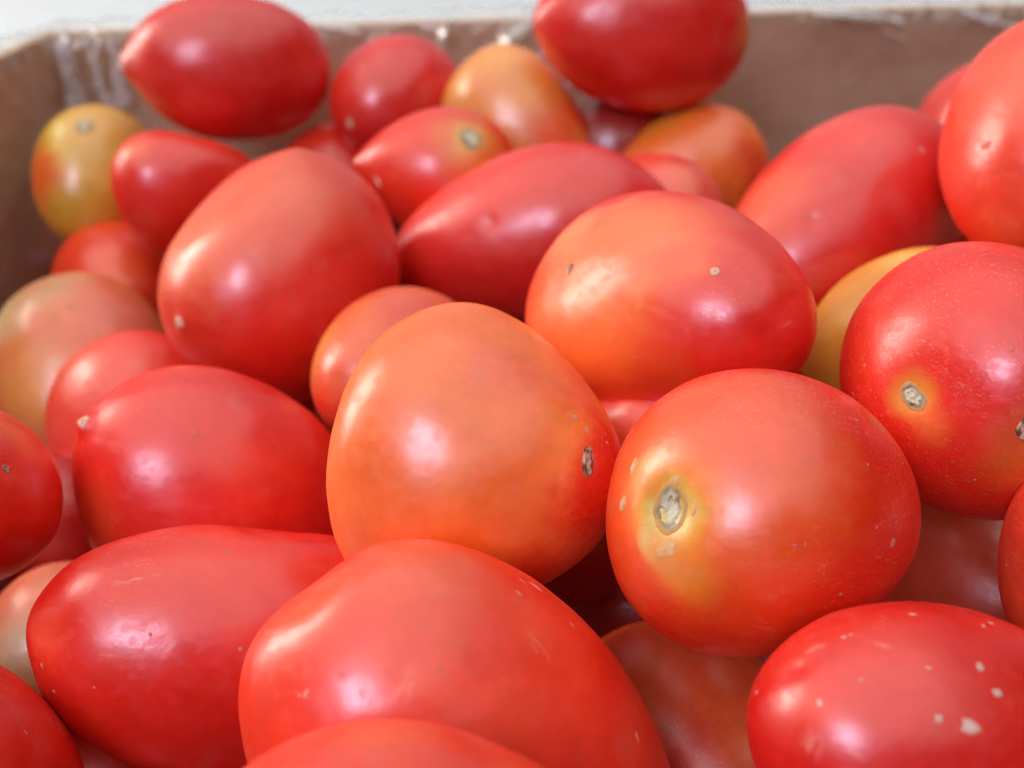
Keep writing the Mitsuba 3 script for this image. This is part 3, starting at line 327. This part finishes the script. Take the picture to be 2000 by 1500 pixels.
tomato(label='pale olive and dusty pink tomato, orange below, cut off by the photo edge', c=[-0.1386, 0.2675, 0.1195], u=[-0.9137, -0.3408, 0.2213], a=[0.2184, -0.8711, -0.4398], L=0.0695, D=0.0549, sh=[0.094, 0.922, 0.92, 0.0], co=[-0.003, -0.001, 0.001, -0.001, 0.001, -0.003, -0.001, 0.002, 0.0, 0.001, 0.001, 0.001, -0.001], base=[0.5841, 0.117, 0.0409], patches=[([0.818, 0.404, -0.41], np.float64(0.0151), [0.552, 0.402, 0.1746], 0.8), ([0.357, 0.769, -0.531], np.float64(0.0143), [0.5029, 0.2307, 0.1022], 0.8), ([0.533, 0.697, 0.48], np.float64(0.0166), [0.6172, 0.2307, 0.0423], 0.9), ([-0.351, 0.925, -0.147], np.float64(0.0174), [0.5972, 0.117, 0.063], 0.8)], marks=[('fleck', [0.118, 0.972, -0.205], np.float64(0.00155), 1.6, [-0.79, 0.57, -0.23]), ('fleck', [-0.144, 0.989, 0.01], np.float64(0.0014), 2.4, [-0.46, 0.64, -0.62]), ('fleck', [0.284, 0.953, -0.108], np.float64(0.00123), 1.5, [-0.9, 0.43, 0.07]), ('fleck', [-0.307, 0.946, -0.108], np.float64(0.00157), 1, [-0.91, 0.34, 0.22])], dents=[], speck=0.3, px=166)
tomato(label='pink-red tomato with a long white highlight behind the pointed red tomato', c=[-0.1025, 0.2228, 0.1284], u=[-0.8012, -0.5019, 0.3259], a=[0.3829, -0.8485, -0.3653], L=0.0603, D=0.0488, sh=[0.134, 0.934, 0.925, 0.0], co=[-0.004, 0.0, 0.004, -0.012, 0.002, -0.002, 0.003, 0.008, 0.001, -0.008, 0.004, -0.0, -0.004], base=[0.6584, 0.0395, 0.0222], patches=[([0.657, 0.582, -0.48], np.float64(0.0137), [0.7011, 0.0887, 0.0369], 0.9)], marks=[('fleck', [-0.046, 0.947, -0.318], np.float64(0.00124), 1.4, [-0.75, 0.65, 0.1]), ('fleck', [0.722, 0.672, -0.166], np.float64(0.00107), 1, [-0.8, 0.46, 0.38])], dents=[], speck=0.3, px=170)
tomato(label='small brownish orange tomato tucked behind the large egg-shaped orange one', c=[-0.0267, 0.201, 0.1627], u=[-0.9488, 0.2648, -0.172], a=[-0.3135, -0.8556, 0.4119], L=0.0582, D=0.0406, sh=[0.131, 0.921, 0.926, 0.0], co=[0.007, -0.026, 0.013, -0.003, 0.002, -0.014, 0.028, -0.002, -0.027, -0.007, 0.025, -0.004, -0.021], base=[0.624, 0.0844, 0.0242], patches=[([0.599, 0.413, 0.686], np.float64(0.0087), [0.5841, 0.1559, 0.0137], 0.8), ([-0.411, 0.832, 0.374], np.float64(0.0105), [0.624, 0.0742, 0.0369], 0.8), ([0.423, -0.292, 0.858], np.float64(0.0068), [0.6105, 0.0395, 0.011], 0.8)], marks=[], dents=[], speck=0.6, px=164)
tomato(label='sliver of a pinkish tomato in the gap beside the large egg-shaped orange one', c=[0.0326, 0.159, 0.1695], u=[0.5145, -0.7192, 0.467], a=[0.6509, -0.027, -0.7586], L=0.04, D=0.034, sh=[0.08, 0.92, 0.92, 0.0], co=[0, 0, 0, 0, 0, 0, 0, 0, 0, 0, 0, 0, 0], base=[0.624, 0.0423, 0.0194], patches=[], marks=[], dents=[], speck=0.3, px=164)
tomato(label='yellow tomato half hidden behind the freckled red one', c=[0.0927, 0.191, 0.1743], u=[0.9505, -0.2606, 0.1693], a=[0.2294, 0.9558, 0.1838], L=0.0514, D=0.049, sh=[0.109, 0.923, 0.93, 0.0], co=[0.024, -0.003, 0.015, 0.015, -0.007, -0.031, -0.003, -0.007, 0.001, -0.001, 0.014, -0.002, 0.015], base=[0.552, 0.2086, 0.0212], patches=[([-0.753, 0.576, -0.318], np.float64(0.0067), [0.6038, 0.2623, 0.0252], 0.8), ([-0.207, 0.937, 0.281], np.float64(0.0067), [0.7011, 0.3515, 0.0685], 0.9)], marks=[], dents=[], speck=0.3, px=210)
tomato(label='red-orange tomato with a tiny dark dimple, cut off at the photo edge', c=[-0.1002, 0.1382, 0.1755], u=[-0.973, -0.1937, 0.1258], a=[0.2299, -0.7593, 0.6087], L=0.0515, D=0.0337, sh=[0.087, 0.924, 0.921, 0.0], co=[-0.012, -0.016, 0.014, -0.005, 0.003, 0.009, 0.033, 0.002, -0.026, 0.004, 0.005, -0.0, -0.011], base=[0.624, 0.0152, 0.004], patches=[([-0.697, 0.681, 0.224], np.float64(0.0073), [0.7605, 0.117, 0.0382], 0.9)], marks=[('pit', [-0.726, 0.316, 0.611], np.float64(0.00087), 1.3, [-0.96, 0.15, 0.24])], dents=[([-0.726, 0.316, 0.611], np.float64(0.0021), 0.0006)], speck=0.3, px=181)
tomato(label='pale peach tomato peeping out behind the long pear-shaped one', c=[-0.1063, 0.1581, 0.1149], u=[-0.7809, 0.5239, -0.3402], a=[-0.4558, -0.8503, -0.2631], L=0.04, D=0.0335, sh=[0.08, 0.92, 0.92, 0.0], co=[0, 0, 0, 0, 0, 0, 0, 0, 0, 0, 0, 0, 0], base=[0.7011, 0.1746, 0.0802], patches=[([-0.697, 0.588, 0.41], np.float64(0.0099), [0.6308, 0.3813, 0.1946], 0.8)], marks=[('fleck', [-0.239, 0.971, 0.01], np.float64(0.00102), 1.8, [-0.39, 0.42, -0.82])], dents=[], speck=0.3, px=141)
tomato(label='deep red tomato cut off at the corner of the photo', c=[-0.0858, 0.0881, 0.1593], u=[-0.9326, -0.3026, 0.1965], a=[0.3076, -0.3821, 0.8714], L=0.0541, D=0.0418, sh=[0.107, 0.919, 0.916, 0.0], co=[-0.008, 0.005, 0.058, 0.016, 0.01, -0.014, 0.027, 0.002, -0.056, -0.018, 0.034, 0.015, 0.006], base=[0.491, 0.011, 0.004], patches=[], marks=[('fleck', [-0.71, 0.212, 0.671], np.float64(0.00072), 2, [-0.93, -0.19, 0.31])], dents=[], speck=0.3, px=276)
tomato(label='blurred coral tomato nearest the camera, cut off below', c=[-0.0118, 0.0564, 0.187], u=[0.2228, -0.8176, 0.531], a=[0.9736, 0.1587, -0.1642], L=0.0483, D=0.0382, sh=[0.099, 0.943, 0.928, 0.0], co=[-0.002, -0.0, 0.002, -0.005, 0.001, 0.0, 0.007, 0.011, -0.0, 0.002, -0.001, -0.004, -0.003], base=[0.6867, 0.0356, 0.0168], patches=[([0.024, 0.994, -0.108], np.float64(0.0064), [0.7011, 0.0844, 0.0331], 0.9)], marks=[('fleck', [0.282, 0.945, -0.166], np.float64(0.00046), 1.2, [0.22, 0.05, 0.97])], dents=[], speck=0.3, px=354)
tomato(label='dull orange-brown tomato in the shade below the crusty-scarred red one', c=[0.0338, 0.118, 0.1269], u=[-0.894, -0.3758, 0.244], a=[0.4238, -0.886, 0.1883], L=0.0605, D=0.0475, sh=[0.098, 0.922, 0.92, 0.0], co=[0.002, -0.002, 0.001, -0.002, 0.002, 0.001, -0.001, 0.002, 0.001, -0.001, 0.0, 0.002, -0.001], base=[0.6445, 0.0802, 0.016], patches=[([0.443, 0.797, -0.41], np.float64(0.0068), [0.624, 0.0467, 0.0123], 0.8), ([0.625, 0.641, 0.445], np.float64(0.0095), [0.5583, 0.0222, 0.007], 0.8)], marks=[], dents=[], speck=1.0, px=242)
tomato(label='shaded orange-brown tomato with one bluish highlight, deep behind the flecked dark red one', c=[0.1066, 0.1692, 0.1256], u=[-0.9701, -0.2034, 0.1321], a=[0.2357, -0.9191, 0.3158], L=0.0671, D=0.0532, sh=[0.1, 0.92, 0.92, 0.0], co=[0.0, 0.0, 0.0, 0.0, 0.0, 0.0, 0.0, 0.0, 0.0, 0.0, 0.0, 0.0, 0.0], base=[0.4793, 0.0482, 0.016], patches=[], marks=[], dents=[], speck=0.3, px=220)
tomato(label='coral tomato barely showing at the photo edge under the freckled red one', c=[0.0898, 0.1105, 0.1847], u=[0.0, 0.8911, -0.4539], a=[-0.1041, 0.4514, 0.8862], L=0.04, D=0.028, sh=[0.08, 0.92, 0.92, 0.0], co=[0, 0, 0, 0, 0, 0, 0, 0, 0, 0, 0, 0, 0], base=[0.7011, 0.0467, 0.016], patches=[], marks=[('fleck', [0.048, -0.995, 0.088], np.float64(0.00031), 1, [0.0, 0.99, -0.1])], dents=[], speck=0.8, px=179)
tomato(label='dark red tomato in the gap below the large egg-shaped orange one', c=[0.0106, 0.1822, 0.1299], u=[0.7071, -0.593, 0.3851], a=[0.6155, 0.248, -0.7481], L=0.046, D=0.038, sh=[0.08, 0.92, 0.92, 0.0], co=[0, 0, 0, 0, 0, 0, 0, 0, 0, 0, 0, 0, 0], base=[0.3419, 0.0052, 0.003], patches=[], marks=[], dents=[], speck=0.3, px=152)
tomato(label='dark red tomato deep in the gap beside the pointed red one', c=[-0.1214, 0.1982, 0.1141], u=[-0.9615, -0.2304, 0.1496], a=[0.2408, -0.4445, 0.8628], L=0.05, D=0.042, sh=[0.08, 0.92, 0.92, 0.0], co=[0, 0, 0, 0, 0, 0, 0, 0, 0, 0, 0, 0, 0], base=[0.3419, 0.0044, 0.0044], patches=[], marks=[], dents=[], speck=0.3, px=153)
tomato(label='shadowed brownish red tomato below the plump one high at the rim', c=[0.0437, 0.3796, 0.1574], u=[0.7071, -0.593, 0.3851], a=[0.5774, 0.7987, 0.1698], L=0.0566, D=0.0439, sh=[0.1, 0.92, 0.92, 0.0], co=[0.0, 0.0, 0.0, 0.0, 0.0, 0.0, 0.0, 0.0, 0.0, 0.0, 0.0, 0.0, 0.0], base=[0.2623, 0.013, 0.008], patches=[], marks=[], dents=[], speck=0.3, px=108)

# tomatoes lower in the heap, of which only bits show in the gaps
FILL = [[0.022, 0.1036, 0.0818, 0.0208], [0.0134, 0.2529, 0.1117, 0.0243], [-0.1227, 0.1027, 0.1461, 0.0208], [0.1064, 0.1808, 0.0725, 0.0216], [-0.1759, 0.4006, 0.0903, 0.0232], [-0.1472, 0.1701, 0.0938, 0.0223], [0.0084, 0.2137, 0.0855, 0.0206], [0.0082, 0.0553, 0.135, 0.0219], [-0.0022, 0.2918, 0.0944, 0.0207], [-0.0664, 0.0828, 0.114, 0.0207], [0.0448, 0.372, 0.102, 0.0219], [0.0365, 0.1239, 0.0452, 0.023], [-0.0675, 0.2225, 0.0927, 0.0243], [-0.0307, 0.1024, 0.1204, 0.0207], [0.1119, 0.1902, 0.0299, 0.0207], [-0.0253, 0.3951, 0.1189, 0.0226], [-0.1271, 0.0716, 0.1116, 0.0228], [-0.1016, 0.1342, 0.0797, 0.0242], [0.1929, 0.3376, 0.1483, 0.0207], [-0.0872, 0.2444, 0.0535, 0.0213], [0.0691, 0.3554, 0.063, 0.022], [0.016, 0.1998, 0.0359, 0.0222], [-0.1055, 0.0824, 0.0691, 0.0219], [-0.1663, 0.25, 0.0857, 0.0211], [-0.1482, 0.3103, 0.0687, 0.0212], [0.1293, 0.3232, 0.1534, 0.0207], [-0.1611, 0.0821, 0.0773, 0.0227], [0.1476, 0.335, 0.1102, 0.0218], [0.0115, 0.4284, 0.1138, 0.0227], [0.0417, 0.3389, 0.0288, 0.0222], [-0.0211, 0.317, 0.0604, 0.0212], [0.0651, 0.1074, 0.0867, 0.0242], [-0.1302, 0.0501, 0.0503, 0.0228], [0.075, 0.4294, 0.107, 0.0209], [0.1798, 0.2962, 0.1396, 0.0219], [0.198, 0.3763, 0.1238, 0.0237], [0.0567, 0.2252, 0.1488, 0.023], [-0.1432, 0.1702, 0.0501, 0.0231], [0.0793, 0.3687, 0.0247, 0.021], [-0.0823, 0.1079, 0.032, 0.0232], [0.0582, 0.0746, 0.0465, 0.0237], [-0.0306, 0.2092, 0.1174, 0.0214], [-0.0574, 0.1479, 0.1041, 0.0224], [0.0182, 0.3545, 0.064, 0.0241], [-0.0195, 0.2191, 0.0273, 0.0172], [0.1192, 0.1061, 0.0268, 0.0199], [0.1855, 0.0818, 0.0501, 0.0178], [-0.0641, 0.311, 0.0201, 0.0208], [-0.1687, 0.0791, 0.1465, 0.0193], [0.1185, 0.2662, 0.0992, 0.0206], [0.053, 0.229, 0.097, 0.0218], [-0.0566, 0.2904, 0.0758, 0.0204], [0.115, 0.3797, 0.065, 0.0172], [0.1397, 0.2245, 0.0363, 0.0214], [0.1371, 0.1515, 0.049, 0.0214], [0.0113, 0.0359, 0.0458, 0.0216], [0.191, 0.0788, 0.1533, 0.0199], [-0.0015, 0.3611, 0.1044, 0.02], [0.1616, 0.1876, 0.0373, 0.0197], [-0.0451, 0.2514, 0.0357, 0.0195], [-0.064, 0.2816, 0.1306, 0.0187], [0.166, 0.1522, 0.0905, 0.0206], [0.1775, 0.3668, 0.0873, 0.0193], [0.142, 0.2073, 0.1344, 0.0229], [0.0728, 0.2984, 0.0757, 0.0228], [0.1245, 0.0613, 0.1242, 0.018], [-0.1387, 0.156, 0.1314, 0.0189], [-0.1399, 0.3924, 0.0211, 0.021], [-0.0774, 0.3776, 0.0616, 0.0226], [-0.1871, 0.2819, 0.0325, 0.0181], [0.1687, 0.0422, 0.1428, 0.0214], [0.2187, 0.0097, 0.1353, 0.0239], [-0.1502, -0.0837, 0.1758, 0.0239], [0.2301, 0.184, 0.1132, 0.0231], [0.2555, 0.4204, 0.1713, 0.0217], [0.1684, -0.0386, 0.1232, 0.0214], [0.2301, 0.0885, 0.1216, 0.0219], [0.2128, 0.3133, 0.1782, 0.0228], [-0.1796, 0.0009, 0.1759, 0.0245], [-0.0865, -0.0164, 0.1212, 0.0218], [0.1788, -0.0599, 0.1671, 0.0238], [0.1215, 0.0499, 0.1624, 0.0235], [0.2193, 0.1215, 0.1625, 0.0239], [-0.0423, -0.0397, 0.1686, 0.0244], [0.1479, -0.018, 0.1804, 0.0239], [0.0766, -0.0854, 0.1757, 0.0239], [-0.0567, -0.0889, 0.1317, 0.023], [-0.1095, 0.0286, 0.1665, 0.0237], [0.2375, 0.3982, 0.1112, 0.0229], [-0.1229, -0.055, 0.1053, 0.0224], [0.2225, 0.234, 0.1238, 0.0211], [0.142, -0.0864, 0.1089, 0.0237], [-0.0487, 0.022, 0.1271, 0.0213], [-0.1777, -0.0825, 0.1253, 0.0241], [0.2478, 0.3364, 0.126, 0.0218], [0.0827, 0.0025, 0.184, 0.022], [-0.1219, -0.0258, 0.1803, 0.022], [0.249, 0.2156, 0.1682, 0.0234], [0.2486, 0.0096, 0.1764, 0.0219], [0.2077, 0.3277, 0.11, 0.0226], [0.0292, -0.0732, 0.1159, 0.0237], [-0.1381, 0.0088, 0.1291, 0.0247], [-0.0526, 0.0397, 0.1726, 0.0221], [0.048, 0.0224, 0.1109, 0.0235], [0.0381, 0.0353, 0.1822, 0.0241], [0.2534, 0.4569, 0.1169, 0.0242], [0.1963, 0.0268, 0.1784, 0.0237], [-0.0403, -0.0463, 0.1039, 0.0216], [0.1558, 0.4041, 0.1246, 0.0219], [0.2605, 0.1037, 0.158, 0.0216], [0.1043, -0.0386, 0.1644, 0.0245], [0.0024, -0.0927, 0.1515, 0.0219], [0.0796, -0.0688, 0.1102, 0.022], [-0.183, 0.0011, 0.1048, 0.0214], [0.1311, -0.0142, 0.1084, 0.0229], [0.247, -0.0316, 0.1194, 0.0244], [0.0314, -0.0536, 0.1778, 0.0229], [-0.0995, -0.0944, 0.1136, 0.0249], [0.0767, -0.0176, 0.1102, 0.0233], [0.2196, -0.0892, 0.1266, 0.0234], [0.2048, 0.1838, 0.1689, 0.0243], [0.0305, 0.245, 0.056, 0.0205], [0.028, 0.262, 0.02, 0.02], [-0.0606, 0.2473, 0.1201, 0.021], [0.0606, 0.1604, 0.1056, 0.019], [0.0321, 0.187, 0.097, 0.018], [-0.18, -0.09, 0.0215, 0.0215], [-0.159, -0.053, 0.0215, 0.0215], [-0.18, -0.016, 0.0215, 0.0215], [-0.159, 0.021, 0.0215, 0.0215], [-0.18, 0.058, 0.0215, 0.0215], [-0.159, 0.095, 0.0215, 0.0215], [-0.18, 0.132, 0.0215, 0.0215], [-0.18, 0.206, 0.0215, 0.0215], [-0.159, 0.243, 0.0215, 0.0215], [-0.159, 0.317, 0.0215, 0.0215], [-0.18, 0.354, 0.0215, 0.0215], [-0.138, -0.09, 0.0215, 0.0215], [-0.117, -0.053, 0.0215, 0.0215], [-0.138, -0.016, 0.0215, 0.0215], [-0.117, 0.021, 0.0215, 0.0215], [-0.117, 0.095, 0.0215, 0.0215], [-0.138, 0.132, 0.0215, 0.0215], [-0.117, 0.169, 0.0215, 0.0215], [-0.138, 0.206, 0.0215, 0.0215], [-0.117, 0.243, 0.0215, 0.0215], [-0.138, 0.28, 0.0215, 0.0215], [-0.117, 0.317, 0.0215, 0.0215], [-0.138, 0.354, 0.0215, 0.0215], [-0.096, -0.09, 0.0215, 0.0215], [-0.075, -0.053, 0.0215, 0.0215], [-0.096, -0.016, 0.0215, 0.0215], [-0.075, 0.021, 0.0215, 0.0215], [-0.096, 0.058, 0.0215, 0.0215], [-0.075, 0.169, 0.0215, 0.0215], [-0.096, 0.206, 0.0215, 0.0215], [-0.075, 0.243, 0.0215, 0.0215], [-0.096, 0.28, 0.0215, 0.0215], [-0.096, 0.354, 0.0215, 0.0215], [-0.075, 0.391, 0.0215, 0.0215], [-0.054, -0.09, 0.0215, 0.0215], [-0.033, -0.053, 0.0215, 0.0215], [-0.054, -0.016, 0.0215, 0.0215], [-0.033, 0.021, 0.0215, 0.0215], [-0.054, 0.058, 0.0215, 0.0215], [-0.033, 0.095, 0.0215, 0.0215], [-0.054, 0.132, 0.0215, 0.0215], [-0.033, 0.169, 0.0215, 0.0215], [-0.054, 0.206, 0.0215, 0.0215], [-0.054, 0.354, 0.0215, 0.0215], [-0.033, 0.391, 0.0215, 0.0215], [-0.012, -0.09, 0.0215, 0.0215], [0.009, -0.053, 0.0215, 0.0215], [-0.012, -0.016, 0.0215, 0.0215], [-0.012, 0.058, 0.0215, 0.0215], [0.009, 0.095, 0.0215, 0.0215], [-0.012, 0.132, 0.0215, 0.0215], [0.009, 0.169, 0.0215, 0.0215], [-0.012, 0.28, 0.0215, 0.0215], [0.009, 0.317, 0.0215, 0.0215], [-0.012, 0.354, 0.0215, 0.0215], [0.009, 0.391, 0.0215, 0.0215], [0.03, -0.09, 0.0215, 0.0215], [0.051, -0.053, 0.0215, 0.0215], [0.03, -0.016, 0.0215, 0.0215], [0.051, 0.021, 0.0215, 0.0215], [0.03, 0.058, 0.0215, 0.0215], [0.051, 0.169, 0.0215, 0.0215], [0.051, 0.391, 0.0215, 0.0215], [0.072, -0.09, 0.0215, 0.0215], [0.093, -0.053, 0.0215, 0.0215], [0.072, -0.016, 0.0215, 0.0215], [0.093, 0.021, 0.0215, 0.0215], [0.072, 0.132, 0.0215, 0.0215], [0.072, 0.206, 0.0215, 0.0215], [0.093, 0.243, 0.0215, 0.0215], [0.072, 0.28, 0.0215, 0.0215], [0.093, 0.317, 0.0215, 0.0215], [0.114, -0.09, 0.0215, 0.0215], [0.135, -0.053, 0.0215, 0.0215], [0.114, -0.016, 0.0215, 0.0215], [0.135, 0.021, 0.0215, 0.0215], [0.114, 0.058, 0.0215, 0.0215], [0.114, 0.28, 0.0215, 0.0215], [0.135, 0.317, 0.0215, 0.0215], [0.114, 0.354, 0.0215, 0.0215], [0.135, 0.391, 0.0215, 0.0215], [0.156, -0.09, 0.0215, 0.0215], [0.177, -0.053, 0.0215, 0.0215], [0.156, -0.016, 0.0215, 0.0215], [0.177, 0.021, 0.0215, 0.0215], [0.156, 0.058, 0.0215, 0.0215], [0.177, 0.095, 0.0215, 0.0215], [0.156, 0.132, 0.0215, 0.0215], [0.177, 0.243, 0.0215, 0.0215], [0.156, 0.28, 0.0215, 0.0215], [0.177, 0.317, 0.0215, 0.0215], [0.156, 0.354, 0.0215, 0.0215], [0.177, 0.391, 0.0215, 0.0215], [0.198, -0.09, 0.0215, 0.0215], [0.219, -0.053, 0.0215, 0.0215], [0.198, -0.016, 0.0215, 0.0215], [0.219, 0.021, 0.0215, 0.0215], [0.198, 0.058, 0.0215, 0.0215], [0.219, 0.095, 0.0215, 0.0215], [0.198, 0.132, 0.0215, 0.0215], [0.219, 0.169, 0.0215, 0.0215], [0.198, 0.206, 0.0215, 0.0215], [0.219, 0.243, 0.0215, 0.0215], [0.198, 0.28, 0.0215, 0.0215], [0.219, 0.317, 0.0215, 0.0215], [0.198, 0.354, 0.0215, 0.0215], [0.219, 0.391, 0.0215, 0.0215]]
_rng = np.random.default_rng(77)
for x, y, z, r in FILL:
    a = _rng.normal(size=3); a /= np.linalg.norm(a); u = np.cross(a, [.3, .5, .8])
    k = _rng.uniform(0, 1)
    tomato('red tomato buried in the heap, glimpsed at most through gaps between the upper ones', [x, y, z], u, a, r * 2.25, r * 1.9, [.1, .92, .92, .03], [0] * 13,
           [.34 + .1 * k, .008 + .02 * k * k, .006], [], [], [], .3, 60, group='tomatoes buried in the heap')
